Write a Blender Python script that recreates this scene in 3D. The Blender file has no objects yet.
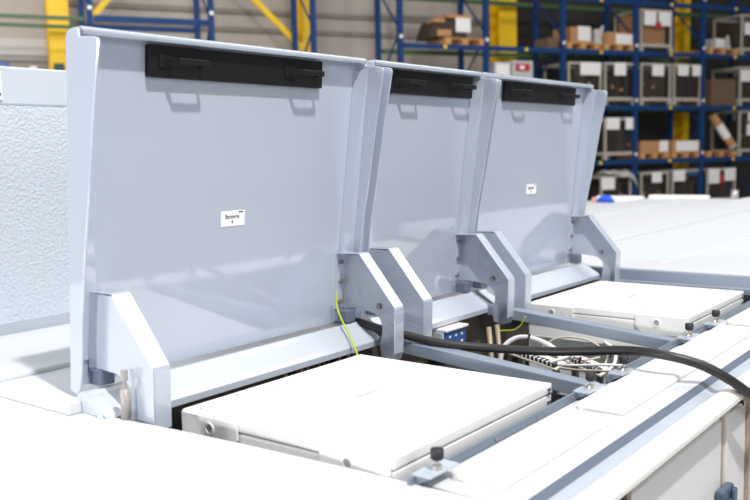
import bpy, math, random
from mathutils import Vector, Matrix
random.seed(7)
S = bpy.context.scene
COL = S.collection

# ------------------------------------------------------------------ camera, world, lights, exposure
YAW, PITCH, ROLL, FPX = math.radians(52.392), math.radians(6.149), math.radians(-1.272), 889.26
d = Vector((math.sin(YAW)*math.cos(PITCH), math.cos(YAW)*math.cos(PITCH), -math.sin(PITCH)))
r = d.cross(Vector((0, 0, 1))).normalized(); u = r.cross(d)
r2 = r*math.cos(ROLL)+u*math.sin(ROLL); u2 = -r*math.sin(ROLL)+u*math.cos(ROLL)
cam = bpy.data.cameras.new('camera'); camo = bpy.data.objects.new('camera', cam); COL.objects.link(camo)
camo.matrix_world = Matrix(((r2.x, u2.x, -d.x, 0), (r2.y, u2.y, -d.y, 0), (r2.z, u2.z, -d.z, 0), (0, 0, 0, 1)))
cam.sensor_width = 36; cam.lens = FPX*36/750; cam.clip_start = .05; cam.clip_end = 200
cam.dof.use_dof = True; cam.dof.focus_distance = 3.1; cam.dof.aperture_fstop = 2.6
S.camera = camo

W = bpy.data.worlds.new('world'); S.world = W; W.use_nodes = True
W.node_tree.nodes['Background'].inputs[0].default_value = (.93, .96, 1.0, 1)
W.node_tree.nodes['Background'].inputs[1].default_value = .22
S.view_settings.view_transform = 'Standard'; S.view_settings.look = 'None'
S.view_settings.exposure = 0; S.view_settings.gamma = 1

def lamp(name, loc, target, size, power, color=(1, 1, 1)):
    l = bpy.data.lights.new(name, 'AREA'); l.shape = 'DISK' if not isinstance(size, tuple) else 'RECTANGLE'
    if isinstance(size, tuple): l.size, l.size_y = size
    else: l.size = size
    l.energy = power; l.color = color
    o = bpy.data.objects.new(name, l); COL.objects.link(o); o.location = loc
    o.rotation_euler = (Vector(target)-Vector(loc)).to_track_quat('-Z', 'Y').to_euler()
    return o
lamp('high_bay_lamp', (.4, -2.5, 8.0), (2.1, 2.05, .25), .36, 960, (1, .985, .965))
lamp('end_window_light', (-6.0, 2.95, .45), (1.4, 2.1, -.1), .9, 300)
lamp('added_far_side_fill', (-4.0, 7.5, 4.2), (1.5, 2.4, -.6), 1.8, 420)  # added fill lamp, no window there; lifts the hinge deck and spine
lamp('added_side_fill', (.2, -7.5, 3.0), (2.2, 1.6, -.4), (4, 3), 250)  # added broad fill from the near side, brightens upright faces; no real window
lamp('aisle_light', (12.5, 0.0, 5.5), (19, 6, 0), (6, 3), 90, (1, .97, .93))
lamp('aisle_light', (3.5, 9.5, 6.0), (9, 14, 1), (6, 3), 420, (1, .97, .93))
lamp('rear_roof_light', (10.0, .2, 6.2), (10.0, .6, 0), (9, 6), 720)

# ------------------------------------------------------------------ helpers
def mat(name, col, rough=.5, metal=0, coat=0, spec=.5, var=.0, bump=0, bscale=60, vscale=4, coat_rough=.05):
    m = bpy.data.materials.new(name); m.use_nodes = True; nt = m.node_tree; b = nt.nodes['Principled BSDF']
    b.inputs['Base Color'].default_value = (*col, 1); b.inputs['Roughness'].default_value = rough
    b.inputs['Metallic'].default_value = metal; b.inputs['Coat Weight'].default_value = coat
    b.inputs['Coat Roughness'].default_value = coat_rough; b.inputs['Specular IOR Level'].default_value = spec
    tc = nt.nodes.new('ShaderNodeTexCoord')
    if var:
        n = nt.nodes.new('ShaderNodeTexNoise'); n.inputs['Scale'].default_value = vscale; n.inputs['Detail'].default_value = 5
        nt.links.new(tc.outputs['Object'], n.inputs['Vector'])
        mx = nt.nodes.new('ShaderNodeMix'); mx.data_type = 'RGBA'
        mx.inputs[6].default_value = (*[max(0, c*(1-var)) for c in col], 1); mx.inputs[7].default_value = (*[min(1, c*(1+var)) for c in col], 1)
        nt.links.new(n.outputs['Fac'], mx.inputs[0]); nt.links.new(mx.outputs[2], b.inputs['Base Color'])
    if bump:
        n = nt.nodes.new('ShaderNodeTexNoise'); n.inputs['Scale'].default_value = bscale; n.inputs['Detail'].default_value = 3
        nt.links.new(tc.outputs['Object'], n.inputs['Vector'])
        bp = nt.nodes.new('ShaderNodeBump'); bp.inputs['Strength'].default_value = bump; bp.inputs['Distance'].default_value = .01
        nt.links.new(n.outputs['Fac'], bp.inputs['Height']); nt.links.new(bp.outputs[0], b.inputs['Normal'])
    return m

M = dict(
    lid=mat('grey_blue_gloss_paint', (.475, .522, .62), .32, coat=1.0, var=.02, vscale=2, coat_rough=.05),
    frame=mat('grey_blue_frame_paint', (.46, .51, .58), .4, coat=.2, var=.03),
    beam=mat('blue_grey_beam_paint', (.27, .32, .39), .4, coat=.2, var=.04),
    rail=mat('pale_rail', (.52, .56, .63), .35, coat=.3, var=.03),
    white=mat('white_roof_paint', (.64, .655, .675), .45, var=.02),
    pad=mat('white_pad', (.84, .84, .82), .55, var=.015),
    cream=mat('cream_trim', (.88, .86, .82), .4, var=.02),
    band=mat('blue_grey_seal', (.13, .16, .22), .5, var=.05),
    pack=mat('white_pack_enamel', (.90, .90, .89), .35, coat=.2, var=.01),
    gap=mat('grey_seam', (.36, .35, .35), .7),
    texture=mat('stucco_sheet', (.60, .65, .71), .42, bump=.7, bscale=85, var=.03, vscale=60),
    smoothgrey=mat('pale_grey_paint', (.58, .63, .69), .4, var=.02),
    black=mat('black_anodised', (.010, .010, .011), .5, var=.15, vscale=20, spec=.25),
    rubber=mat('black_rubber', (.02, .02, .024), .55, var=.2, vscale=30),
    cable=mat('black_cable_jacket', (.028, .027, .026), .42, var=.2, vscale=20),
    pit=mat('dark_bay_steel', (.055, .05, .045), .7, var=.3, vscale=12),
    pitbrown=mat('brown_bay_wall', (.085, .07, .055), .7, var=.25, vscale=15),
    bolt=mat('bolt_steel', (.33, .29, .26), .4, metal=.7),
    steel=mat('brushed_steel', (.55, .53, .50), .35, metal=.8),
    label=mat('white_label', (.92, .92, .92), .5),
    ink=mat('label_ink', (.03, .03, .05), .6),
    side=mat('white_side_panel', (.84, .83, .82), .35, coat=.3, var=.02),
    rust=mat('rusty_seam', (.50, .40, .31), .8, var=.3, vscale=25),
    glass=mat('dark_glass', (.03, .03, .03), .15, coat=.5),
    latch=mat('slate_latch', (.07, .11, .16), .35, coat=.3),
    red=mat('red_plastic', (.55, .02, .03), .4),
    terminal=mat('cream_terminal_plate', (.72, .68, .60), .5, var=.05, vscale=20),
    blue=mat('blue_housing', (.02, .09, .30), .4, coat=.2, var=.1, vscale=20),
    wire=mat('white_wire', (.85, .85, .85), .4),
    ygwire=mat('yellow_green_wire', (.50, .62, .04), .45),
    brownpipe=mat('brown_tube', (.36, .27, .20), .45, metal=.3, var=.15, vscale=15),
    rackblue=mat('rack_blue', (.005, .045, .16), .6, var=.12, vscale=3, spec=.3),
    rackgreen=mat('rack_green', (.06, .12, .05), .5, var=.1),
    yellow=mat('column_yellow', (.95, .60, .01), .5, var=.05, vscale=2),
    dgreen=mat('dark_green_case', (.01, .07, .05), .5),
    cladding=None, wall_shaded=None,
    wood=mat('pallet_wood', (.60, .30, .11), .7, var=.3, vscale=7),
    card=mat('cardboard', (.50, .26, .11), .75, var=.12, vscale=5),
    dcard=mat('dark_cardboard', (.16, .10, .065), .8, var=.2, vscale=5),
    mesh=mat('galvanised_mesh', (.55, .50, .43), .5, metal=.2, var=.1),
    dark=mat('dark_goods', (.018, .016, .016), .7, var=.5, vscale=6),
    brown=mat('brown_goods', (.05, .033, .022), .7, var=.5, vscale=6),
    paper=mat('paper_sheet', (.90, .88, .86), .7),
    wrap=mat('clear_wrap', (.55, .54, .53), .3, var=.4, vscale=9),
    cloth=mat('bright_blue_cloth', (.01, .10, .75), .6),
    pink=mat('pink_cuff', (.75, .35, .28), .6),
    floor=mat('grey_hall_floor', (.42, .42, .42), .35, var=.12, vscale=.6),
    railblue=mat('slate_blue_rail', (.15, .185, .24), .45, coat=.2, var=.04),
    girt=mat('brown_grey_girt', (.27, .235, .205), .7, var=.1),
    strut=mat('grey_strut_paint', (.38, .35, .33), .5, metal=.2),
    gold=mat('brass_fitting', (.50, .36, .14), .35, metal=.8),
)
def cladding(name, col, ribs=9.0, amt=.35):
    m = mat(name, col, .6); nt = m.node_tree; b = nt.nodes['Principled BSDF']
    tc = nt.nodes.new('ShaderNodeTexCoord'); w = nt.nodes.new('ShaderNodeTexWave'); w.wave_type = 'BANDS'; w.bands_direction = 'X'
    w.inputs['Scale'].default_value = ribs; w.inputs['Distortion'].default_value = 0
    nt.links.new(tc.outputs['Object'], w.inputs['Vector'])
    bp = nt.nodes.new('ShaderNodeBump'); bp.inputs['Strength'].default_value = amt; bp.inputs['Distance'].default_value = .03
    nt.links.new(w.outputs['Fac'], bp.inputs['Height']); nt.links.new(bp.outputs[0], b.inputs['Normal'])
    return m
M['cladding'] = cladding('beige_corrugated_cladding', (.50, .45, .40))
M['wall_shaded'] = cladding('shade_darkened_cladding', (.032, .027, .024))  # shade behind the full racking, put into the cladding colour
M['grille'] = mat('fine_wire', (.10, .09, .08), .6)
_m = M['lid'].node_tree.nodes['Principled BSDF']; _m.inputs['Coat IOR'].default_value = 2.0
M['wall_pale'] = cladding('pale_corrugated_cladding', (.66, .64, .62))

ORG = {}
class MB:
    def __init__(s): s.v = []; s.f = []
    def add(s, vs, fs):
        n = len(s.v); s.v += [tuple(p) for p in vs]; s.f += [tuple(i+n for i in q) for q in fs]; return s
    def box(s, x0, x1, y0, y1, z0, z1):
        return s.add([(x0,y0,z0),(x1,y0,z0),(x1,y1,z0),(x0,y1,z0),(x0,y0,z1),(x1,y0,z1),(x1,y1,z1),(x0,y1,z1)],
                     [(3,2,1,0),(4,5,6,7),(0,1,5,4),(1,2,6,5),(2,3,7,6),(3,0,4,7)])
    def hexa(s, P):   # 8 corners like box()
        return s.add(P, [(3,2,1,0),(4,5,6,7),(0,1,5,4),(1,2,6,5),(2,3,7,6),(3,0,4,7)])
    def prism(s, poly, axis, lo, hi):
        if axis == 'x': f = lambda p, t: (t, p[0], p[1])
        elif axis == 'y': f = lambda p, t: (p[0], t, p[1])
        else: f = lambda p, t: (p[0], p[1], t)
        n = len(poly); vs = [f(p, lo) for p in poly]+[f(p, hi) for p in poly]
        return s.add(vs, [tuple(range(n-1, -1, -1)), tuple(range(n, 2*n))]+[(i, (i+1) % n, n+(i+1) % n, n+i) for i in range(n)])
    def cyl(s, p0, p1, ra, rb=None, n=16):
        rb = ra if rb is None else rb
        p0 = Vector(p0); p1 = Vector(p1); a = (p1-p0).normalized()
        x = a.orthogonal().normalized(); y = a.cross(x)
        vs = []
        for p, q in ((p0, ra), (p1, rb)):
            vs += [p+(x*math.cos(2*math.pi*i/n)+y*math.sin(2*math.pi*i/n))*q for i in range(n)]
        return s.add(vs, [tuple(range(n-1, -1, -1)), tuple(range(n, 2*n))]+[(i, (i+1) % n, n+(i+1) % n, n+i) for i in range(n)])
    def tube(s, pts, rad, n=10, sub=6):
        P = [Vector(p) for p in pts]
        if sub > 1:
            Q = []
            for i in range(len(P)-1):
                a = P[max(i-1, 0)]; b = P[i]; c = P[i+1]; e = P[min(i+2, len(P)-1)]
                for k in range(sub):
                    t = k/sub
                    Q.append(.5*((2*b)+(c-a)*t+(2*a-5*b+4*c-e)*t*t+(-a+3*b-3*c+e)*t**3))
            P = Q+[P[-1]]
        m = len(P); vs = []; x = None
        for i in range(m):
            t = (P[min(i+1, m-1)]-P[max(i-1, 0)]).normalized()
            x = t.orthogonal().normalized() if x is None else (x-t*x.dot(t)).normalized()
            y = t.cross(x)
            vs += [P[i]+(x*math.cos(2*math.pi*k/n)+y*math.sin(2*math.pi*k/n))*rad for k in range(n)]
        fs = [tuple(range(n-1, -1, -1)), tuple(range((m-1)*n, m*n))]
        for i in range(m-1):
            fs += [(i*n+k, i*n+(k+1) % n, (i+1)*n+(k+1) % n, (i+1)*n+k) for k in range(n)]
        return s.add(vs, fs)
    def build(s, name, m, parent=None, bevel=0, smooth=False, seg=2, local=False, base=True):
        me = bpy.data.meshes.new(name)
        if parent is not None:
            o0 = Vector((0, 0, 0)) if local else ORG[parent.as_pointer()]
        else:
            xs, ys, zs = zip(*s.v); o0 = Vector(((min(xs)+max(xs))/2, (min(ys)+max(ys))/2, min(zs)))
        me.from_pydata([Vector(p)-o0 for p in s.v], [], s.f); me.update()
        import bmesh
        bm = bmesh.new(); bm.from_mesh(me); bmesh.ops.recalc_face_normals(bm, faces=bm.faces); bm.to_mesh(me); bm.free()
        me.materials.append(m)
        if smooth:
            for p in me.polygons: p.use_smooth = len(p.vertices) == 4
        o = bpy.data.objects.new(name, me); COL.objects.link(o)
        if parent is not None: o.parent = parent; ORG[o.as_pointer()] = o0
        else: o.location = o0; ORG[o.as_pointer()] = o0
        if bevel:
            b = o.modifiers.new('bevel', 'BEVEL'); b.width = bevel; b.segments = seg; b.limit_method = 'ANGLE'
            if seg > 2: pass
        return o
def bx(*a): return MB().box(*a)
KEEP = []
def tag(o, label, cat, group=None):
    o['label'] = label; o['category'] = cat
    if group: o['group'] = group
    return o
def thing(name, label, cat, loc=(0, 0, 0), rz=0, group=None):
    o = bpy.data.objects.new(name, None); COL.objects.link(o); o.empty_display_size = .1
    o.location = loc; o.rotation_euler = (0, 0, rz); ORG[o.as_pointer()] = Vector(loc); KEEP.append(o)
    return tag(o, label, cat, group)
def struct(o): o['kind'] = 'structure'; return o
def dup(root, loc, rz=None, label=None, group=None):
    q = root.copy(); COL.objects.link(q); q.location = loc
    if rz is not None: q.rotation_euler = (0, 0, rz)
    if label: q['label'] = label
    if group: q['group'] = group
    for ch in list(root.children):
        c = ch.copy(); COL.objects.link(c); c.parent = q
        for g in list(ch.children):
            e = g.copy(); COL.objects.link(e); e.parent = c
    return q
def text_mesh(body, size, name, m, parent, rot, loc, align='CENTER', local=None):
    cu = bpy.data.curves.new(name, 'FONT'); cu.body = body; cu.size = size; cu.align_x = align; cu.align_y = 'CENTER'; cu.extrude = .0004
    to = bpy.data.objects.new('tmp', cu); COL.objects.link(to)
    me = bpy.data.meshes.new_from_object(to.evaluated_get(bpy.context.evaluated_depsgraph_get()))
    bpy.data.objects.remove(to); me.name = name
    o0 = ORG[parent.as_pointer()]
    me.transform(Matrix.Translation(Vector(loc)-o0) @ rot.to_4x4())
    me.materials.clear(); me.materials.append(m)
    o = bpy.data.objects.new(name, me); COL.objects.link(o); o.parent = parent; ORG[o.as_pointer()] = o0
    return o

# ------------------------------------------------------------------ hall
RA = math.radians(-27.4457)
R0 = Vector((19.653, 7.613, 0)); EX = Vector((math.cos(RA), math.sin(RA), 0)); EN = Vector((-math.sin(RA), math.cos(RA), 0))
def rk(s, b, z): p = R0+EX*s+EN*b; return Vector((p.x, p.y, z))
FL = -3.6
struct(bx(-14, 34, -16, 34, FL-.2, FL).build('floor', M['floor']))
def wall_piece(name, s0, s1, z0, z1, m, b=2.0, t=.2):
    o = bx(0, s1-s0, 0, t, z0, z1).build(name, m); o.rotation_euler = (0, 0, RA)
    # built at local origin: shift mesh so that x=0..len runs along the rack line
    me = o.data; me.transform(Matrix.Translation(Vector(((s1-s0)/2, t/2, 0)))) ; o.location = rk(s0, b, z0)
    return struct(o)
wall_piece('wall_back', -22, -2.6, FL, 8, M['cladding'])
wall_piece('wall_right', -2.6, 12, FL, 8, M['wall_shaded'])
wall_piece('trim_1', -22, -12.2, 1.95, 2.25, M['wall_pale'], 1.97, .03)
wall_piece('trim_2', -22, -12.2, 1.84, 1.93, M['gap'], 1.93, .06)
wall_piece('trim_3', -12, -2.7, 2.88, 2.97, M['girt'], 1.93, .07)
wall_piece('trim_4', -12, -2.7, 2.52, 2.61, M['girt'], 1.93, .07)

def rthing(name, label, cat, s, b, z, group=None): return thing(name, label, cat, rk(s, b, z), RA, group)
# yellow columns behind the racking
def column(s0, s1, b, label):
    t = rthing('steel_column', label, 'column', (s0+s1)/2, b, FL, 'yellow building columns'); w = (s1-s0)/2
    bx(-w, w, -.02, .0, 0, 10).build('flange', M['yellow'], t, local=True)
    bx(-w, w, .34, .36, 0, 10).build('flange', M['yellow'], t, local=True)
    bx(-.02, .02, 0, .34, 0, 10).build('web', M['yellow'], t, local=True)
    bx(-w-.04, w+.04, -.06, .40, 0, .03).build('base_plate', M['yellow'], t, local=True)
    return t
c1 = column(-12.30, -11.94, 1.3, 'yellow steel column at far left, behind the green beams')
bx(-.13, .04, -.12, -.03, 5.14, 5.34).build('control_box', M['dgreen'], c1, local=True, bevel=.01)['label'] = 'dark green box on the column'
column(-7.48, -7.22, 1.3, 'yellow steel column between the paired blue posts, with a diagonal brace meeting it')
column(-2.82, -2.35, 1.3, 'wide yellow steel column above the middle hatch lid')
column(2.60, 2.80, 1.3, 'yellow steel column half hidden behind the crates at right')
for (s0, z0, s1, z1, lab) in ((-9.2, 3.71, -7.56, 2.17, 'long yellow diagonal brace running down to the column between the blue posts'), (-11.55, 2.58, -11.0, 3.2, 'short yellow diagonal brace beside the far left blue post')):
    t = rthing('diagonal_brace', lab, 'brace', s1, 1.18, FL)
    mb = MB(); w = .055; n = Vector((-(z1-z0), 0, s1-s0)).normalized()*w
    A = Vector((s0-s1, 0, z0-FL)); B = Vector((0, 0, z1-FL))
    mb.prism([((A+n).x, (A+n).z), ((A-n).x, (A-n).z), ((B-n).x, (B-n).z), ((B+n).x, (B+n).z)], 'y', 0, .05)
    o = mb.build('brace_bar', M['yellow'], t, local=True)
    bx(-.1, .1, -.01, .06, z1-FL-.08, z1-FL+.08).build('gusset', M['yellow'], t, local=True)

# racking
def rack(label, posts, levels, zt, s_ref, rear='rackgreen', bays=None):
    t = rthing('storage_rack', label, 'rack', s_ref, 0, FL)
    for s in posts:
        x = s-s_ref
        for y in (0, 1.0):
            bx(x-.048, x+.048, y, y+.10, 0, zt-FL).build('upright', M['rackblue'], t, local=True)
        mb = MB(); zz = .3; k = 0
        while zz < zt-FL-1.0:
            ya, yb = (.05, 1.05) if k % 2 == 0 else (1.05, .05)
            mb.tube([(x, ya, zz), (x, yb, zz+.95)], .022, 6, 1); zz += .95; k += 1
        mb.build('lacing', M['rackblue'], t, local=True)
        for z in (levels or []):
            bx(x-.035, x+.035, -.012, 0, z-FL+.14, z-FL+.20).build('location_tag', M['paper'], t, local=True)
    for a, b in (bays or []):
        for z in levels:
            bx(a-s_ref+.065, b-s_ref-.065, .0, .06, z-FL-.05, z-FL+.05).build('beam', M['rackblue'], t, local=True)
            bx(a-s_ref+.065, b-s_ref-.065, 1.02, 1.08, z-FL-.045, z-FL+.045).build('rear_beam', M[rear], t, local=True)
            c = (a+b)/2-s_ref
            if len(levels) > 1: bx(c-.035, c+.035, -.012, 0, z-FL-.035, z-FL+.035).build('load_sign', M['yellow'], t, local=True)
    return t
P = [-5.91, -3.94, -2.01, -.02, 1.98, 3.95]
big = rack('long blue pallet racking full of crates and cartons behind the roof', P, [-1.46, -.30, .91, 2.11, 3.22], 5.2, -.02, bays=list(zip(P[:-1], P[1:])))
rack('blue pallet rack bay at left behind the first hatch lid', [-11.75, -9.67], [2.38], 5.2, -9.67, rear='rackblue', bays=[(-11.75, -9.67)])
rack('single blue upright frame around the yellow column', [-7.73], None, 5.2, -7.73)
t = rthing('green_rail', 'pair of thin green horizontal beams at far left in front of the yellow column', 'rail', -13.4, 0, FL)
for y, z in ((0, 2.36), (1.0, 2.36)):
    bx(-4, 1.55, y, y+.06, z-FL-.03, z-FL+.03).build('beam', M['rackgreen'], t, local=True)
bx(-4.2, -4, 0, 1.06, 0, 6.2).build('post', M['rackgreen'], t, local=True)

# pallets, crates, cartons
def pallet_mesh(t, w=.88, dp=.85, h=.13):
    mb = MB()
    for i in range(5):
        y = i*dp/5; mb.box(-w/2, w/2, y, y+dp/5*.75, h-.025, h)
    mb.build('deck_boards', M['wood'], t, local=True)
    for x in (-w/2, -.07, w/2-.14): 
        m2 = MB(); m2.box(x, x+.14, 0, dp, 0, h-.025); m2.build('bearer', M['wood'], t, local=True)
def pallet(s, z, label, w=.88, b=.05):
    t = rthing('wooden_pallet', label, 'pallet', s, b, z, 'wooden pallets on the racking'); pallet_mesh(t, w); return t
def crate(s, z, w, h, label, fill='dark', sheets=(), content=.72, sheet_z=.0):
    t = rthing('mesh_crate', label, 'crate', s, .05, z, 'galvanised mesh crates')
    dp = .9; p = .042
    for x in (-w/2, w/2-p):
        for y in (0, dp-p):
            bx(x, x+p, y, y+p, .1, h).build('post', M['mesh'], t, local=True)
            bx(x-.02, x+p+.02, y-.02, y+p+.02, 0, .10).build('foot', M['mesh'], t, local=True)
    for za, zb in ((h-.05, h), (.1, .17)):
        for y in (0, dp-p): bx(-w/2+p, w/2-p, y, y+p, za, zb).build('rim', M['mesh'], t, local=True)
        for x in (-w/2, w/2-p): bx(x, x+p, p, dp-p, za, zb).build('rim', M['mesh'], t, local=True)
    mb = MB(); n = 13
    for i in range(1, n):
        x = -w/2+i*w/n; mb.box(x-.002, x+.002, .02, .024, .17, h-.05)
        z2 = .17+i*(h-.22)/n; mb.box(-w/2+p, w/2-p, .02, .024, z2-.002, z2+.002)
    mb.build('wire_mesh', M['grille'], t, local=True)
    bx(-w/2+p, w/2-p, .04, dp-p, .13, .17).build('bottom', M['mesh'], t, local=True)
    top = .17+(h-.2)*content
    rng = random.Random(label); xa = -w/2+.06
    while xa < w/2-.16:
        xb = min(xa+(1 if fill == 'card' else rng.uniform(.12, .30)), w/2-.06)
        hh = (top-.17)*(1 if fill == 'card' else rng.uniform(.7, 1.0)); mm = rng.choice([fill, fill, 'dark', 'brown']) if fill != 'card' else 'card'
        bx(xa, xb-.012, rng.uniform(.07, .2), dp-.08, .17, .17+hh).build('contents', M[mm], t, local=True, bevel=.02)
        if rng.random() < .45 and fill != 'card':
            zc = .17+hh*rng.uniform(.2, .6); bx(xa+.02, xa+.09, .048, .062, zc, zc+rng.uniform(.03, .10)).build('contents', M[rng.choice(['brownpipe', 'mesh', 'card'])], t, local=True)
        xa = xb
    for x0, x1, z0, z1 in sheets:
        bx(x0*w, x1*w, -.012, -.006, z0*h, z1*h).build('paper_sheet', M['paper'], t, local=True)
    return t
ONB = .06
crate(.59, 2.11+ONB, .92, .93, 'mesh crate holding a brown carton, topmost on the racking beside the yellow column', 'card', ((-.40, -.02, .62, .95), (.06, .44, .62, .95)), .95)
crate(-1.41, .91+ONB, .90, .92, 'dark filled mesh crate on the middle shelf right above the far lid corner', 'brown', ((-.15, .46, .70, 1.0),), .85)
crate(-.44, .91+ONB, .86, .93, 'mesh crate with one centred sheet, left of the blue post on the middle shelf', 'dark', ((-.20, .18, .70, 1.0),), .9)
crate(.595, .91+ONB, .89, .94, 'mesh crate with one sheet, just right of the blue post, middle shelf', 'dark', ((-.14, .24, .70, .97),), .8)
crate(1.54, .91+ONB, .84, .94, 'mesh crate with two sheets, middle shelf, in front of the yellow column', 'dark', ((-.36, .02, .72, .98), (.16, .50, .72, .98)), .85)
crate(3.60, .91+ONB, .80, .92, 'mesh crate cut by the right edge on the middle shelf', 'brown', ((-.48, .3, .62, .92),), .9)
crate(-.43, -.30+ONB, .86, .93, 'mesh crate with two sheets on the shelf beside the far lid, below the middle shelf', 'dark', ((-.45, -.03, .72, 1.0), (.17, .50, .72, 1.0)), .85)
crate(3.60, -.30+ONB, .78, 1.1, 'tall mesh crate with two sheets at the right edge, beside the leaning tube', 'brown', ((-.15, .4, .75, .95), (-.2, .4, .45, .70)), .95)
crate(-.53, -1.46+ONB, .86, .80, 'mesh crate draped with a pale bag, low behind the blue cloth', 'dark', ((-.48, -.06, .62, .95),), .8)
crate(.60, -1.46+ONB, .84, .85, 'low mesh crate with one skewed sheet, just above the roof edge', 'dark', ((-.12, .22, .72, 1.0),), .85)
crate(1.55, -1.46+ONB, .86, .88, 'low mesh crate with sheet and blue tag, just above the roof edge', 'brown', ((-.46, -.06, .70, 1.0),), .8)
crate(2.66, -1.46+ONB, .92, .88, 'low mesh crate with two sheets and a red tag, behind the silver pipe stub', 'brown', ((-.45, -.08, .60, 1.0), (.10, .48, .66, 1.0)), .8)
o = bx(-.05, .05, -.012, .0, 0, .22); t = rthing('red_tag', 'red tag between two white sheets on a low crate', 'tag', 2.66, .03, -.88); o.build('tag_card', M['red'], t, local=True)
t = rthing('blue_tag', 'blue tag hanging on a low crate above the roof edge', 'tag', 1.72, .03, -.66); bx(-.15, .15, -.012, 0, 0, .07).build('tag_card', M['blue'], t, local=True)
t = rthing('red_card', 'red card between two sheets on the topmost crate', 'tag', .62, .03, 2.70); bx(-.08, .08, -.012, 0, 0, .12).build('tag_card', M['red'], t, local=True)

def carton(s, z, w, h, dp, label, m='card', sheet=None, b=.1, rot=0, strap=None):
    t = rthing('carton', label, 'carton', s, b, z, 'cartons on the racking'); t.rotation_euler.z = RA+rot
    bx(-w/2, w/2, 0, dp, 0, h).build('box_body', M[m], t, local=True, bevel=.008)
    bx(-w/2-.002, w/2+.002, dp*.47, dp*.53, .02, h+.004).build('tape', M['dcard'], t, local=True)
    if sheet:
        x0, x1, z0, z1 = sheet; bx(x0*w, x1*w, -.008, -.001, z0*h, z1*h).build('paper_sheet', M['paper'], t, local=True)
    return t
pallet(-1.45, 2.11+ONB, 'pallet under a small labelled carton on the top shelf, left bay')
carton(-1.48, 2.11+ONB+.13, .58, .34, .6, 'small carton with a tilted white sheet on the top shelf', 'card', (-.15, .45, .15, 1.05), .1, .06)
pallet(-.45, 2.11+ONB, 'pallet under the wrapped carton on the top shelf, beside the blue post', .86)
carton(-.38, 2.11+ONB+.13, .74, .27, .7, 'flat carton with a white sheet on the top shelf beside the blue post', 'card', (-.2, .45, .05, .85))
t = rthing('wrapped_parcel', 'crumpled clear wrapped parcel leaning on the flat carton, top shelf', 'parcel', -.875, .08, 2.11+ONB+.13)
mb = MB(); mb.cyl((0, .25, 0), (0, .25, .34), .13, .09, 9); mb.cyl((.05, .2, .2), (.11, .18, .42), .06, .03, 7); mb.build('wrapping', M['wrap'], t, local=True)
pallet(2.66, 2.11+ONB, 'pallet carrying only a tilted pale carton, top shelf right bay', .95)
carton(2.62, 2.11+ONB+.13, .34, .24, .4, 'small tilted pale carton alone on a pallet, top shelf right bay', 'wrap', (-.45, .4, .2, .95), .12, .12)
t = rthing('pale_bag', 'pale bag with a sheet at the end of the top shelf', 'bag', 3.02, .1, 2.11+ONB+.13)
MB().cyl((0, .2, 0), (0, .2, .34), .09, .03, 10).build('sack', M['wrap'], t, local=True)
crate(3.62, 2.11+ONB, .80, .95, 'mesh crate cut by the right edge on the top shelf', 'brown', ((-.4, .1, .5, .8),), .9)
# heap on pallet on the upper left shelf
pallet(-4.42, 2.11+ONB, 'pallet under the cardboard heap, upper shelf at centre', .95)
t = rthing('cardboard_heap', 'heap of brown cardboard with a white sheet on the upper shelf at centre', 'cardboard', -4.75, .1, 2.11+ONB+.13)
MB().hexa([(-.45,0,0),(.42,0,0),(.42,.7,0),(-.45,.7,0),(-.35,.05,.34),(.36,.05,.42),(.36,.6,.42),(-.35,.6,.34)])  .build('dark_pile', M['brown'], t, local=True, bevel=.03)
bx(-.38, -.12, -.01, .3, .30, .37).build('flap', M['card'], t, local=True)
bx(-.30, .02, -.015, .0, .03, .16).build('flap', M['card'], t, local=True)
bx(-.08, .5, -.02, .5, .40, .46).build('flap', M['card'], t, local=True)
bx(.12, .46, -.03, -.02, .12, .40).build('paper_sheet', M['paper'], t, local=True)
carton(-2.22, 2.11+ONB, .26, .22, .5, 'dark carton with orange edge at the left of the blue post, upper shelf', 'dcard')
carton(-3.5, .91+ONB, .40, .88, .6, 'wrapped carton with a white sheet peeking over the middle lid', 'wrap', (-.4, .4, .62, .95))
carton(-3.0, .91+ONB, .52, .92, .6, 'clear wrapped carton with a red label peeking over the third lid', 'wrap', None)
t = rthing('red_label', 'red label with white patch on a wrapped carton above the third lid', 'label', -3.02, .07, 1.68); bx(-.17, .17, -.01, 0, 0, .14).build('label_card', M['red'], t, local=True); bx(-.08, .04, -.014, -.01, .03, .10).build('white_patch', M['paper'], t, local=True)
carton(2.74, .91+ONB, .78, .62, .75, 'dark brown carton on the middle shelf, right bay', 'dcard')
for s, w, lab, lp in ((.59, .84, 'shallow cardboard tray with a sheet, left of two on the lower shelf', 'pallet under the left of two shallow trays'), (1.54, .86, 'shallow cardboard tray with a wide sheet, right of two on the lower shelf', 'pallet under the right of two shallow trays')):
    pallet(s, -.30+ONB, lp, .86)
    carton(s, -.30+ONB+.13, w, .27, .8, lab, 'card', (.15, .45, .1, 1.0) if s < 1 else (-.38, .42, .1, .95), .05)
pallet(2.66, -.30+ONB, 'empty pallet below the leaning tube, lower shelf', .95)
t = rthing('leaning_tube', 'cardboard tube with a white sheet leaning on the lower shelf at right', 'tube', 3.09, .12, -.30+ONB+.13)
A = Vector((0, 0, .10)); B = Vector((-.60, .1, .86))
MB().cyl(A, B, .1, .1, 14).build('tube', M['card'], t, local=True)
MB().cyl(A.lerp(B, .3), A.lerp(B, .7), .104, .104, 14).build('paper_sheet', M['paper'], t, local=True)
MB().cyl(A, A.lerp(B, .06), .105, .105, 14).build('end_cap', M['wrap'], t, local=True)
t = rthing('draped_bag', 'pale crumpled bag draped over a low crate behind the blue cloth', 'bag', -.43, .0, -1.46+.885)
mb = MB(); n = 7
vs = []; fs = []
for j in range(5):
    for i in range(n):
        vs.append((-.40+.84*i/(n-1), -.06+.12*j, .06+.05*math.sin(i*1.7+j)-(.30*(i/(n-1))**3 if j == 0 else 0)))
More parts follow.
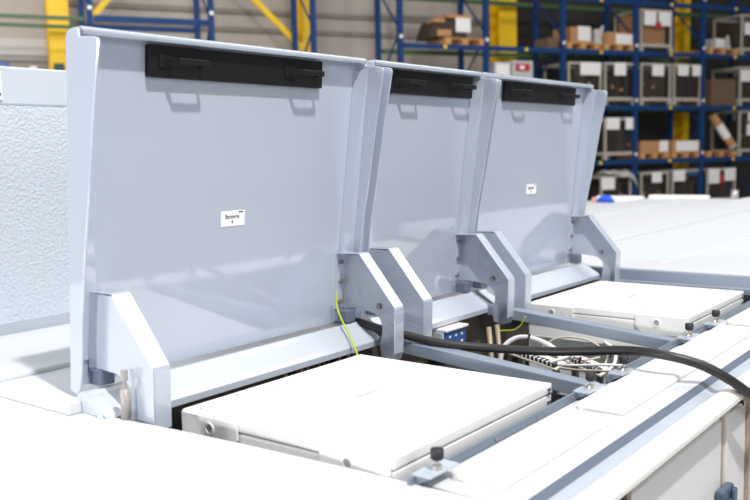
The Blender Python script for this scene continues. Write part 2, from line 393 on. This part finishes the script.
for j in range(5):
    for i in range(n): vs.append((vs[j*n+i][0], vs[j*n+i][1]+.01, vs[j*n+i][2]-.06))
for j in range(4):
    for i in range(n-1):
        a = j*n+i; fs.append((a, a+1, a+n+1, a+n)); b = 5*n+a; fs.append((b, b+n, b+n+1, b+1))
per = [i for i in range(n)]+[j*n+n-1 for j in range(1, 5)]+[4*n+i for i in range(n-2, -1, -1)]+[j*n for j in range(3, 0, -1)]
for a, b in zip(per, per[1:]+per[:1]): fs.append((b, a, a+5*n, b+5*n))
mb.add(vs, fs).build('plastic_film', M['wrap'], t, local=True, smooth=True)
# clutter over the far housing
for s, w, z0, z1, m, lab in ((-13.16, .28, 1.50, 1.66, 'blue', 'blue bin low at the far left'), (-12.86, .20, 1.50, 1.58, 'card', 'brown carton low at the far left'), (-12.66, .12, 1.50, 1.60, 'paper', 'small white box low at the far left')):
    t = rthing('storage_bin', lab, 'box', s, .4, FL); bx(-w/2, w/2, 0, .4, z0-FL, z1-FL).build('bin_body', M[m], t, local=True, bevel=.01)
    bx(-w/2, w/2, 0, .4, 0, z0-FL-.01).build('stand', M['dark'], t, local=True)

# ------------------------------------------------------------------ the vehicle roof
V = thing('vehicle', 'long white vehicle roof with grey-blue bay frames, filling the foreground', 'vehicle', (5, 2.5, FL))
XE = 11.6
# front fairing
def slab(tops, t=.05):
    mb = MB()
    for poly in tops:
        n = len(poly); vs = list(poly)+[(p[0], p[1], p[2]-t) for p in poly]
        mb.add(vs, [tuple(range(n)), tuple(range(2*n-1, n-1, -1))]+[(i, n+i, n+(i+1) % n, (i+1) % n) for i in range(n)])
    return mb
FE = ((.87,1.60,-.748),(1.05,1.59,-.745),(1.25,1.545,-.726),(1.5,1.478,-.70),(1.73,1.437,-.688),(2.05,1.386,-.68),(2.2,1.386,-.68),(2.55,1.41,-.68),(4.3,1.41,-.68))
slab([[(-2.6,a[0],a[2]),(a[1],a[0],a[2]),(b[1],b[0],b[2]),(-2.6,b[0],b[2])] for a, b in zip(FE[:-1], FE[1:])]).build('front_fairing', M['white'], V)
bx(1.335, 4.64, 2.075, 2.46, -.679, -.648).build('hinge_deck', M['white'], V, bevel=.003)
MB().prism([(2.074,-.64),(2.062,-.642),(1.988,-.683),(1.965,-.69),(1.965,-.679),(2.074,-.679)], 'x', 1.374, 1.383).build('rail_end', M['rail'], V)
bx(1.335, XE, 2.46, 3.06, -.679, -.632).build('centre_spine', M['white'], V, bevel=.01)
bx(4.66, XE, .875, 2.455, -.72, -.645).build('rear_deck', M['white'], V, bevel=.006)
bx(1.335, XE, 3.065, 4.3, -.679, -.655).build('far_deck', M['white'], V, bevel=.006)
for y, h in ((1.75, .008), (2.28, .010), (3.62, .010)):
    bx(4.9, XE-.2, y, y+.07, -.66, -.645+h*.6).build('deck_rib', M['white'], V, bevel=.004)
bx(XE-.22, XE-.05, 3.5, 4.25, -.66, -.61).build('edge_ridge', M['cream'], V, bevel=.02)
bx(XE-.16, XE-.05, 4.35, 5.0, -.72, -.63).build('edge_ridge', M['cream'], V, bevel=.02)
bx(1.3, XE, 4.3, 5.1, -.78, -.70).build('far_eave', M['white'], V, bevel=.02)
# near side cover strip, pads, step, trim
bx(1.602, 4.655, .872, 1.1155, -.80, -.745).build('side_cover', M['white'], V, bevel=.004)
for x0, x1 in ((1.66, 2.245), (2.335, 3.0), (3.09, 3.7), (3.79, 4.45)):
    bx(x0, x1, .935, 1.080, -.75, -.722).build('cover_pad', M['pad'], V, bevel=.018, seg=3)
MB().prism([(.873,-.7445),(.8735,-.80),(.857,-.80),(.8565,-.762)], 'x', -2.6, XE).build('edge_step', M['band'], V)
MB().prism([(.8562,-.7615),(.8562,-.805),(.812,-.805),(.812,-.779),(.842,-.776)], 'x', -2.6, XE).build('gutter', M['frame'], V)
pr = [(.832,-.7785),(.822,-.772),(.808,-.771),(.795,-.776),(.784,-.787),(.778,-.800),(.778,-.812),(.784,-.820),(.795,-.822),(.8095,-.822)]
MB().prism(pr, 'x', -2.6, XE).build('cornice_trim', M['cream'], V)
for x in (1.85, 2.25, 2.65, 3.05, 3.5): MB().cyl((x, .786, -.794), (x, .778, -.796), .006, .005, 10).build('trim_rivet', M['cream'], V)
bx(-2.6, XE, .845, .90, FL+.35, -.816).build('side_wall', M['side'], V)
bx(2.135, 2.905, .832, .8449, -2.4, -.885).build('side_panel', M['side'], V, bevel=.004)
bx(2.965, 3.185, .832, .8449, -2.4, -.885).build('side_panel', M['side'], V, bevel=.004)
bx(2.925, 2.943, .838, .8449, -2.4, -.87).build('panel_seam', M['rust'], V)['label'] = 'rusty vertical seam'
bx(3.198, 3.208, .820, .8449, -2.4, -.84).build('corner_post', M['rust'], V)
bx(3.24, 3.30, .815, .8449, -2.4, -.84).build('corner_post', M['side'], V)
bx(1.2, 2.10, .838, .8449, -1.7, -.862).build('side_window', M['glass'], V)
bx(2.10, 2.128, .83, .8449, -1.7, -.856).build('window_frame', M['brownpipe'], V)
MB().cyl((3.15, .8449, -.885), (3.15, .830, -.885), .011, .009, 10).build('trim_screw', M['rubber'], V)
lt = bx(2.835, 2.955, .80, .8319, -1.33, -1.10).build('side_latch', M['latch'], V, bevel=.01)
bx(2.842, 2.884, .785, .80, -1.31, -1.13).build('latch_lever', M['latch'], lt, bevel=.006)
bx(2.905, 2.947, .788, .80, -1.31, -1.11).build('latch_lever', M['latch'], lt, bevel=.006)
for x in (-.6, 8.6):
    mb = MB(); mb.cyl((x, .86, FL+.52), (x, 1.16, FL+.52), .52, .52, 28); mb.build('wheel', M['rubber'], V)
    mb = MB(); mb.cyl((x, 3.98, FL+.52), (x, 4.28, FL+.52), .52, .52, 28); mb.build('wheel', M['rubber'], V)
bx(-2.6, XE, 4.25, 4.3, FL+.35, -.72).build('side_wall', M['side'], V)
bx(-2.6, -2.55, .9, 4.25, FL+.35, -.73).build('end_wall', M['side'], V)
bx(XE-.05, XE, .9, 4.25, FL+.35, -.73).build('end_wall', M['side'], V)

# bays : pit lining, rails, beams
LIDS = ((1.39, 2.592), (2.635, 3.412), (3.428, 4.58))
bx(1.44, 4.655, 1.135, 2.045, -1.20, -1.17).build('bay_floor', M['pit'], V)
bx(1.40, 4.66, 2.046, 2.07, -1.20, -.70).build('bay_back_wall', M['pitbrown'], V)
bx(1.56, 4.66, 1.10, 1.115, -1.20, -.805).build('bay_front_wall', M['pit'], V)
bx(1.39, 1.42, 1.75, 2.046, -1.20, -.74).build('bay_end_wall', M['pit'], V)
def beam(x0, x1):
    h = .045
    P_ = [(x0,1.14,-.743-h),(x1,1.14,-.743-h),(x1,1.98,-.672-h),(x0,1.98,-.672-h),(x0,1.14,-.743),(x1,1.14,-.743),(x1,1.98,-.672),(x0,1.98,-.672)]
    MB().hexa(P_).build('cross_beam', M['beam'], V, bevel=.003)
beam(2.585, 2.645); beam(3.37, 3.43)
bx(4.615, 4.658, 1.14, 2.07, -.73, -.650).build('end_beam', M['beam'], V, bevel=.003)
bx(4.56, 4.615, 1.16, 2.0, -.735, -.705).build('end_ledge', M['beam'], V, bevel=.003)
bx(3.43, 3.445, 1.16, 1.80, -1.17, -.80).build('bay_divider', M['pack'], V)['label'] = 'white upright divider sheet'
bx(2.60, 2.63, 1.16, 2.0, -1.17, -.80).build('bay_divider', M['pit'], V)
for x0, x1 in ((1.56, 2.545), (2.66, 3.38), (3.44, 4.61)):
    bx(x0, x1, 1.116, 1.126, -.80, -.721).build('front_rail', M['railblue'], V, bevel=.002)
    for i in range(4):
        x = x0+.15+(x1-x0-.3)*i/3; MB().cyl((x, 1.116, -.734), (x, 1.113, -.734), .005, .004, 8).build('rail_screw', M['bolt'], V)
for x in (1.632, 2.47, 2.73, 3.37, 3.70, 4.49):
    bx(x-.055, x+.065, 1.074, 1.125, -.721, -.716).build('rail_tab', M['frame'], V, bevel=.001)
    MB().prism([(1.116, -.721), (1.076, -.721), (1.116, -.743)], 'x', x-.055, x-.050).build('tab_gusset', M['railblue'], V)
    MB().cyl((x, 1.092, -.716), (x, 1.092, -.694), .005, .005, 8).cyl((x, 1.092, -.716), (x, 1.092, -.706), .013, .012, 12).build('buffer_stud', M['steel'], V)
    MB().cyl((x, 1.092, -.694), (x, 1.092, -.688), .011, .016, 16).cyl((x, 1.092, -.688), (x, 1.092, -.668), .016, .0155, 16).build('rubber_buffer', M['rubber'], V, smooth=True)
rprof = [(2.09,-.648),(2.09,-.632),(2.072,-.622),(2.062,-.624),(2.052,-.634),(1.985,-.672),(1.972,-.684),(1.974,-.706),(1.984,-.706),(1.986,-.69),(2.05,-.65)]
for a, b in LIDS:
    MB().prism(rprof, 'x', 1.372 if a < 1.5 else a+.004, b-.004).build('hinge_rail', M['rail'], V, bevel=.002)
# fittings under the hinge rail
for i in range(14):
    x = 2.12+.028*i+random.uniform(-.006, .006)
    bx(x, x+.014, 2.025, 2.046, -.735-random.random()*.02, -.712).build('rail_fitting', random.choice([M['gold'], M['pitbrown'], M['black'], M['brownpipe']]), V)
for x, rr in ((1.411, .013),):
    t = thing('gas_strut', 'short steel gas strut standing beside the nearest hinge arm', 'strut', (x, 1.93, -.68))
    MB().cyl((x, 1.93, -.68), (x, 1.93, -.60), rr, rr, 14).build('cylinder', M['strut'], t, smooth=True)
    MB().cyl((x, 1.93, -.60), (x, 1.93, -.572), .005, .005, 10).build('rod', M['strut'], t)
    MB().cyl((x, 1.93, -.578), (x, 1.93, -.550), .0095, .0095, 12).build('end_fitting', M['strut'], t)

# ------------------------------------------------------------------ hatch lids
def py(z): return 2.062-.077*(z-.3)          # front surface of the lid panel
def hatch_lid(a, b, label, txt, plate):
    t = thing('hatch_lid', label, 'hatch lid', ((a+b)/2, 2.1, -.64), group='open battery hatch lids')
    th = .012; zt, zb = .335, -.622
    MB().hexa([(a+.004,py(zb),zb),(b-.004,py(zb),zb),(b-.004,py(zb)+th,zb),(a+.004,py(zb)+th,zb),
               (a+.004,py(zt),zt),(b-.004,py(zt),zt),(b-.004,py(zt)+th,zt),(a+.004,py(zt)+th,zt)]).build('panel', M['lid'], t)
    prof = [(py(.3)+th+.001, .326), (py(.3)+th-.012, .340), (2.03, .343), (2.018, .338), (2.016, .319), (1.955, .313), (1.940, .308), (1.934, .298)]
    prof += [(1.970, .13), (2.012, -.10), (2.043, -.24), (2.078, -.45), (2.092, -.58), (2.102, -.625), (2.116, -.640), (py(-.64)+th+.001, -.632)]
    for x0, x1 in ((a, a+.008), (b-.008, b)):
        MB().prism(prof, 'x', x0, x1).build('side_flange', M['lid'], t, bevel=.003)
    # inner bend strips next to the side flanges
    for sgn, e in ((1, a), (-1, b)):
        p = [(e+sgn*.020, py(.30)-.002, .30), (e+sgn*.009, 1.998, .312), (e+sgn*.009, py(-.55)-.010, -.55), (e+sgn*.085, py(-.55)-.002, -.55)]
        q = [(x, y+.001, z) for x, y, z in p]
        q[1] = (e+sgn*.008, 2.002, .312)
        MB().add(p+q, [(0,1,2,3),(7,6,5,4),(0,4,5,1),(1,5,6,2),(2,6,7,3),(3,7,4,0)]).build('corner_fold', M['lid'], t)
    tp = [(py(.3)+th+.001, .345), (2.024, .347), (2.016, .343), (2.014, .334), (2.018, .326), (2.024, .326), (2.032, .335), (py(.33), .3365)]
    MB().prism(tp, 'x', a+.014, b-.001).build('top_flange', M['lid'], t, bevel=.002)
    # handle plate with two pull handles
    x0, x1 = plate
    zl, zh = .231, .322
    MB().hexa([(x0,py(zl)-.022,zl),(x1,py(zl)-.022,zl),(x1,py(zl)-.0005,zl),(x0,py(zl)-.0005,zl),
               (x0,py(zh)-.022,zh),(x1,py(zh)-.022,zh),(x1,py(zh)-.0005,zh),(x0,py(zh)-.0005,zh)]).build('handle_plate', M['black'], t, bevel=.004)
    hp = t.children[-1]
    for hx in (x0+.12, x1-.105):
        y = py(.278)-.022; zz = (.266, .284)
        # a bent flat strap: slanted leg, grip, straight leg
        A, B, C_ = hx-.070, hx+.066, hx-.045
        q = y-.043; w = .0045
        h = MB()
        h.hexa([(A,y,zz[0]),(C_,q,zz[0]),(C_+w*2,q,zz[0]),(A+w*3,y,zz[0]),(A,y,zz[1]),(C_,q,zz[1]),(C_+w*2,q,zz[1]),(A+w*3,y,zz[1])])
        h.box(B-w*2, B, q, y, zz[0], zz[1]); h.box(C_+.002, B-.002, q-.001, q+w, zz[0], zz[1])
        h.box(A-.016, A+.03, y-.004, y+.001, .258, .296)
        h.build('pull_handle', M['black'], hp, bevel=.002)
    # hinge arms
    arm = [(2.108,-.358),(2.005,-.356),(1.996,-.360),(1.846,-.540),(1.842,-.548),(1.848,-.712),(1.862,-.740),(1.90,-.752),(1.945,-.745),(1.952,-.70),
           (1.940,-.655),(1.938,-.630),(1.946,-.602),(1.968,-.584),(2.0,-.575),(2.06,-.572),(2.122,-.574)]
    def inset(i):   # rim is the band along the front edge
        return i
    for side in (0, 1):
        xp, xr = ((a+.045, a+.051), (a+.045, a+.105)) if side == 0 else ((b-.043, b-.037), (b-.092, b-.037))
        am = MB().prism(arm, 'x', xp[0], xp[1]).build('hinge_arm', M['lid'], t, bevel=.0015)
        out = arm[0:6]; tk = .006
        inn = [(2.108,-.364),(2.003,-.362),(1.999,-.365),(1.851,-.543),(1.848,-.549),(1.854,-.712)]
        MB().prism(out+inn[::-1], 'x', xr[0], xr[1]).build('arm_rim', M['lid'], am, bevel=.004, seg=3)
        # fixing flange on the panel with bolts
        fx0, fx1 = (xp[1], xp[1]+.03) if side == 0 else (xp[0]-.045, xp[0])
        MB().hexa([(fx0,py(-.572)-.006,-.572),(fx1,py(-.572)-.006,-.572),(fx1,py(-.572)-.0005,-.572),(fx0,py(-.572)-.0005,-.572),
                   (fx0,py(-.366)-.006,-.366),(fx1,py(-.366)-.006,-.366),(fx1,py(-.366)-.0005,-.366),(fx0,py(-.366)-.0005,-.366)]).build('fixing_flange', M['lid'], am)
        mb = MB(); fx = (fx0+fx1)/2
        for z in (-.395, -.470, -.545): mb.cyl((fx, py(z)-.006, z), (fx, py(z)-.016, z), .010, .009, 10)
        mb.build('flange_bolt', M['bolt'], am)
        if side: MB().cyl((xp[0]-.008, 1.948, -.553), (xp[0]+.001, 1.948, -.553), .010, .012, 12).build('pivot_bolt', M['bolt'], am)
        bx(fx-.03, fx+.02, 2.06, 2.11, -.618, -.573).build('hinge_block', M['band'], am, bevel=.004)
    if txt:
        lx0, lx1, z0, z1 = txt[0]
        ang = math.atan(.077)
        def pl(x, z, o): return (x, py(z)-o, z)
        lb = MB().hexa([pl(lx0,z0,.002),pl(lx1,z0,.002),pl(lx1,z0,.0003),pl(lx0,z0,.0003),pl(lx0,z1,.002),pl(lx1,z1,.002),pl(lx1,z1,.0003),pl(lx0,z1,.0003)]).build('label_plate', M['label'], t)
        rot = Matrix.Rotation(math.pi/2+ang, 3, 'X')
        cx = (lx0+lx1)/2; zc = z0+(z1-z0)*.62
        text_mesh(txt[1], .0195, 'lettering', M['ink'], lb, rot, pl(cx-.004, zc, .0025))
        if txt[2]: text_mesh(txt[2], .018, 'lettering', M['ink'], lb, rot, pl(cx-.004, z0+(z1-z0)*.27, .0025))
        MB().hexa([pl(lx1-.026,z1-.007,.0028),pl(lx1-.008,z1-.007,.0028),pl(lx1-.008,z1-.007,.002),pl(lx1-.026,z1-.007,.002),pl(lx1-.026,z1-.003,.0028),pl(lx1-.008,z1-.003,.0028),pl(lx1-.008,z1-.003,.002),pl(lx1-.026,z1-.003,.002)]).build('label_mark', M['ink'], lb)
    return t
hatch_lid(*LIDS[0], 'nearest and largest open grey-blue hatch lid with a white label', ((1.930, 2.032, -.219, -.170), 'Batterie', '4'), (1.633, 2.376))
hatch_lid(*LIDS[1], 'narrow middle open hatch lid without a label, between the two labelled lids', None, (2.765, 3.375))
hatch_lid(*LIDS[2], 'farthest open hatch lid, beside the racking, with a small white label', ((3.968, 4.070, -.216, -.166), 'Batterie', '5'), (3.665, 4.415))

# opposite cover, seen from its back
t = thing('roof_cover', 'raised textured pale grey cover on the far side, at the left edge', 'cover', (1.95, 3.05, -.632))
bx(.95, 2.6, 3.03, 3.05, .205, .345).build('top_band', M['smoothgrey'], t, bevel=.008)
bx(.95, 2.6, 3.028, 3.05, -.585, .205).build('textured_panel', M['texture'], t)
MB().prism([(3.028, -.585), (3.05, -.585), (3.06, -.634), (3.052, -.640)], 'x', .95, 2.6).build('bottom_band', M['smoothgrey'], t)
bx(2.6, 2.62, 3.03, 3.20, -.632, .34).build('side_flange', M['smoothgrey'], t, bevel=.008)
bx(.95, 2.6, 3.05, 3.16, .32, .345).build('top_flange', M['smoothgrey'], t, bevel=.006)
for x in (1.2, 2.5):
    MB().prism([(3.05,-.37),(3.10,-.37),(3.25,-.54),(3.25,-.654),(3.10,-.654),(3.05,-.60)], 'x', x, x+.05).build('hinge_arm', M['smoothgrey'], t, bevel=.005)
pl_ = bx(1.57, 1.755, 3.022, 3.0298, .222, .326).build('name_plate', M['label'], t, bevel=.004)
for z in (.302, .243): MB().cyl((1.742, 3.022, z), (1.742, 3.017, z), .007, .006, 10).build('plate_screw', M['bolt'], pl_)
bx(1.63, 1.722, 3.0212, 3.022, .245, .29).build('plate_print', M['ink'], pl_)

# ------------------------------------------------------------------ battery packs
def battery(dx, label):
    x0, x1, y0, y1, zt = 1.575+dx, 2.372+dx, 1.172, 1.902, -.69
    t = thing('battery_pack', label, 'battery', ((x0+x1)/2, (y0+y1)/2, -1.17), group='white battery packs')
    bx(x0+.001, x1-.001, y0+.001, y1-.001, -1.165, zt-.0335).build('case', M['pack'], t, bevel=.004)
    bx(x0+.006, x1-.006, y0+.006, y1-.006, zt-.0335, zt-.029).build('seal', M['gap'], t)
    cv = bx(x0, x1, y0, y1, zt-.030, zt).build('cover', M['pack'], t, bevel=.004)
    mx, my = (x0+x1)/2, (y0+y1)/2
    pts = []
    for i in range(5):
        y = y0+.05+(y1-y0-.1)*i/4; pts += [(x0+.03, y), (x1-.03, y)]
    for i in range(1, 5):
        x = x0+.03+(x1-x0-.06)*i/5; pts += [(x, y0+.035), (x, y1-.035)]
    s0 = None
    for i, (x, y) in enumerate(pts):
        if s0 is None:
            s0 = MB().cyl((0, 0, 0), (0, 0, .006), .0075, .006, 10).build('cover_screw', M['terminal'], cv, local=True); q = s0
        else:
            q = s0.copy(); COL.objects.link(q); q.parent = cv
        q.location = Vector((x, y, zt-.0005))-ORG[t.as_pointer()]
    bx(mx-.045, mx+.045, my+.02, my+.026, zt, zt+.0006).build('marking', M['gap'], cv)
    bx(mx-.03, mx+.03, my+.034, my+.038, zt, zt+.0006).build('marking', M['gap'], cv)
    for (ya, yb, cham) in ((1.679, 1.897, 'lo'), (1.180, 1.395, 'both')):
        zb = zt-.085
        c = .035
        poly = [(ya+c, zb), (yb, zb), (yb, zt-.004), (ya, zt-.004), (ya, zb+c)] if cham == 'lo' else [(ya+.03, zb), (yb-.03, zb), (yb, zb+.03), (yb, zt-.004), (ya, zt-.004), (ya, zb+.03)]
        for xa, xb in ((x0-.007, x0), (x1, x1+.007)):
            lg = MB().prism(poly, 'x', xa, xb).build('lifting_lug', M['pack'], t, bevel=.0015)
            yc = 1.784 if cham == 'lo' else 1.304; xo = xa if xa < x0 else xb; s_ = -1 if xa < x0 else 1
            MB().cyl((xo-s_*.001, yc, zt-.035), (xo+s_*.0012, yc, zt-.035), .012, .012, 18).build('lug_hole', M['gap'], lg)
            mb = MB(); n = 20
            ring = []
            for rr, xx in ((.012, .0), (.012, .003), (.017, .003), (.017, 0)):
                ring += [(xo+s_*xx, yc+rr*math.cos(2*math.pi*k/n), zt-.035+rr*math.sin(2*math.pi*k/n)) for k in range(n)]
            mb.add(ring, [(j*n+k, j*n+(k+1) % n, ((j+1) % 4)*n+(k+1) % n, ((j+1) % 4)*n+k) for j in range(4) for k in range(n)])
            mb.build('lug_ring', M['pack'], lg)
    for z in (zt-.012, zt-.024, zt-.050, zt-.062):
        bx(x1-.030, x1-.012, y0-.003, y0+.004, z-.008, z).build('edge_catch', M['latch'], t)
    return t
battery(0, 'white flat battery pack in the nearest bay, under the largest open lid')
battery(2.035, 'white flat battery pack in the farthest bay, under the lid beside the racking')

# ------------------------------------------------------------------ middle bay contents
def terminal(x, y0, y1, z0, z1, label):
    # tilted: z0 at y0 (towards the front rail), z1 at y1
    t = thing('terminal_block', label, 'terminal block', (x, (y0+y1)/2, (z0+z1)/2), group='terminal blocks in the middle bay')
    zz = lambda y: z0+(z1-z0)*(y-y0)/(y1-y0)
    def tb(xa, xb, ya, yb, h0, h1):
        return MB().hexa([(xa,ya,zz(ya)+h0),(xb,ya,zz(ya)+h0),(xb,yb,zz(yb)+h0),(xa,yb,zz(yb)+h0),(xa,ya,zz(ya)+h1),(xb,ya,zz(ya)+h1),(xb,yb,zz(yb)+h1),(xa,yb,zz(yb)+h1)])
    tb(x, x+.12, y0, y1, 0, .008).build('base_plate', M['terminal'], t, bevel=.002)
    n = 9; st = (y1-y0-.05)/n
    ts = tb(x+.004, x+.040, y0+.010, y1-.035, .008, .022).build('terminal_strip', M['rubber'], t)
    for i in range(n):
        y = y0+.015+st*i
        tb(x+.000, x+.026, y+.006, y+st*.55, .010, .0235).build('clamp', M['wire'], ts)
    MB().cyl((x+.03, y1-.018, zz(y1)+.004), (x+.03, y1-.018, zz(y1)+.022), .011, .009, 12).build('fixing_screw', M['wire'], t)
    for y in (y0+.02, y1-.04): bx(x+.05, x+.075, y, y+.02, -1.17, zz(y)+.001).build('support_leg', M['steel'], t)
    return t
terminal(3.06, 1.495, 1.705, -.842, -.800, 'cream terminal block with white clamps, nearer the arm, in the middle bay')
terminal(3.06, 1.315, 1.475, -.842, -.796, 'cream terminal block with white clamps, nearer the front rail, in the middle bay')
# blue module under the middle hinge rail
t = thing('relay_module', 'blue and white module under the middle hinge rail', 'module', (3.06, 1.99, -1.17))
bx(2.97, 3.13, 1.94, 2.03, -.80, -.722).build('housing', M['blue'], t, bevel=.004)
bx(2.965, 3.135, 1.93, 2.035, -.722, -.712).build('cap', M['label'], t, bevel=.002)
bx(2.955, 2.969, 1.945, 2.03, -.80, -.725).build('side_cover', M['smoothgrey'], t)
for i in range(3):
    for k in range(2): bx(2.998+.045*i, 3.009+.045*i, 1.936, 1.94, -.751-.03*k, -.743-.03*k).build('marking', M['wire'], t)
bx(3.0, 3.1, 1.96, 2.02, -1.17, -.80).build('stand', M['pit'], t)
for x, y, lab in ((3.20, 1.86, 'left of the two brown upright tubes in the middle bay'), (3.27, 1.86, 'right of the two brown upright tubes in the middle bay')):
    t = thing('upright_tube', lab, 'tube', (x, y, -1.17)); MB().tube([(x-.02, y-.04, -1.17), (x+.015, y+.02, -.735)], .011, 10, 1).build('pipe', M['brownpipe'], t, smooth=True)
    MB().cyl((x-.02, y-.04, -1.17), (x-.018, y-.036, -1.145), .018, .018, 12).build('collar', M['steel'], t)
def wire(pts, rad, m, label, name='wire', cat='wire', group=None, n=8):
    return tag(MB().tube(pts, rad, n, 8).build(name, M[m], None, smooth=True), label, cat, group)
wire([(3.17,1.80,-.86),(3.19,1.79,-.80),(3.22,1.74,-.765),(3.22,1.66,-.765),(3.20,1.57,-.79),(3.18,1.53,-.83)], .010, 'wire', 'thick white cable loop arching above the terminal blocks')
wire([(3.22,1.66,-.82),(3.26,1.60,-.765),(3.28,1.52,-.752),(3.28,1.44,-.765),(3.25,1.37,-.80),(3.2,1.36,-.83)], .0045, 'mesh', 'thin grey wire loop in front of the white divider')
wire([(3.20,1.60,-.82),(3.14,1.55,-.835),(3.12,1.48,-.825),(3.13,1.40,-.80),(3.16,1.36,-.79)], .004, 'mesh', 'thin grey wire dipping between the two terminal blocks')
wire([(3.02,1.50,-.80),(3.05,1.46,-.785),(3.11,1.44,-.775),(3.18,1.42,-.775)], .006, 'wire', 'short white wire crossing the gap between the terminal blocks')
wire([(3.12,1.31,-.83),(3.16,1.30,-.80),(3.20,1.32,-.765),(3.26,1.38,-.755),(3.34,1.42,-.775),(3.425,1.45,-.81)], .007, 'wire', 'white wire rising beside the front rail knob')
wire([(3.00,1.46,-.80),(2.99,1.38,-.79),(2.99,1.28,-.775),(3.00,1.20,-.77)], .005, 'wire', 'white wire lying along the near edge of the terminal blocks')
wire([(2.98,1.44,-.805),(2.965,1.36,-.80),(2.96,1.27,-.79),(2.97,1.18,-.785)], .0045, 'mesh', 'grey wire lying along the near edge of the terminal blocks')
for (x, y, z, lab) in ((3.21,1.70,-.77,'black cable tie on the thick white loop'), (3.02,1.39,-.79,'black cable tie on the wires by the terminal blocks'), (3.26,1.36,-.79,'black clip on the white divider')):
    tag(MB().tube([(x-.013,y,z-.02),(x,y-.006,z+.0),(x+.004,y-.012,z+.024)], .005, 6, 3).build('cable_tie', M['rubber'], None), lab, 'cable tie')
wire([(3.335,1.90,-.775),(3.34,1.87,-.771),(3.34,1.83,-.764),(3.34,1.795,-.739),(3.34,1.775,-.70)], .0032, 'ygwire', 'yellow-green earth wire in the dark corner of the middle bay')
# earth wire of the first lid
wire([(2.478,2.095,-.50),(2.47,2.085,-.555),(2.455,2.05,-.60),(2.43,2.0,-.637),(2.40,1.955,-.668),(2.385,1.925,-.70),(2.384,1.915,-.74)], .0035, 'ygwire', 'yellow-green earth wire hanging beside the right arm of the nearest lid')
# black power cable
wire([(2.61,2.22,-.632),(2.592,2.15,-.628),(2.573,2.06,-.628),(2.572,1.97,-.642),(2.585,1.87,-.656),(2.632,1.72,-.682),(2.715,1.55,-.695),(2.77,1.35,-.692),(2.775,1.12,-.662),(2.755,.98,-.655),(2.79,.87,-.680),(2.85,.80,-.730),(2.95,.765,-.792),(3.06,.75,-.85),(3.28,.735,-.95),(3.55,.72,-1.2),(3.75,.70,-1.9),(3.9,.62,-3.2),(4.1,.45,-3.582),(5.2,.2,-3.582)], .0155, 'cable', 'thick black cable running from behind the nearest lid over the bays and down the side', 'power_cable', 'cable', n=12)
t = thing('red_clip', 'small red clip on the vehicle side under the black cable', 'clip', (3.215, .82, -.92)); bx(3.20, 3.235, .795, .8145, -.925, -.885).build('clip_body', M['red'], t, bevel=.004)
# things on the rear deck
t = thing('pipe_stub', 'small silver pipe stub standing on the rear roof at right', 'pipe', (11.2, 3.11, -.632))
for y in (3.09, 3.14): pass
MB().cyl((11.2,3.11,-.632),(11.2,3.11,-.53), .045, .045, 16).build('tube', M['steel'], t, smooth=True)
MB().cyl((11.2,3.11,-.53),(11.2,3.11,-.525), .05, .05, 16).build('cap', M['steel'], t)
t = thing('blue_cloth', 'bright blue cloth lying at the far roof edge beside the third lid', 'cloth', (11.1, 4.75, -.70))
mb = MB(); n = 9; prof_ = [(-.11,.015),(-.09,.04),(-.04,.06),(.02,.065),(.07,.055),(.11,.03),(.13,.01)]
vs = []; 
for p in prof_:
    for k in range(n):
        a = 2*math.pi*k/n; vs.append((11.1+p[1]*.9*math.cos(a)+.01*random.random(), 4.72-p[0], -.70+max(0, p[1]*.75+p[1]*.75*math.sin(a)+.008*random.random())))
fs = [tuple(range(n-1,-1,-1)), tuple(range((len(prof_)-1)*n, len(prof_)*n))]+[(j*n+k, j*n+(k+1)%n, (j+1)*n+(k+1)%n, (j+1)*n+k) for j in range(len(prof_)-1) for k in range(n)]
mb.add(vs, fs).build('cloth_bundle', M['cloth'], t, smooth=True)
MB().cyl((11.1,4.84,-.66),(11.1,4.89,-.66), .03, .03, 10).build('cuff', M['pink'], t)
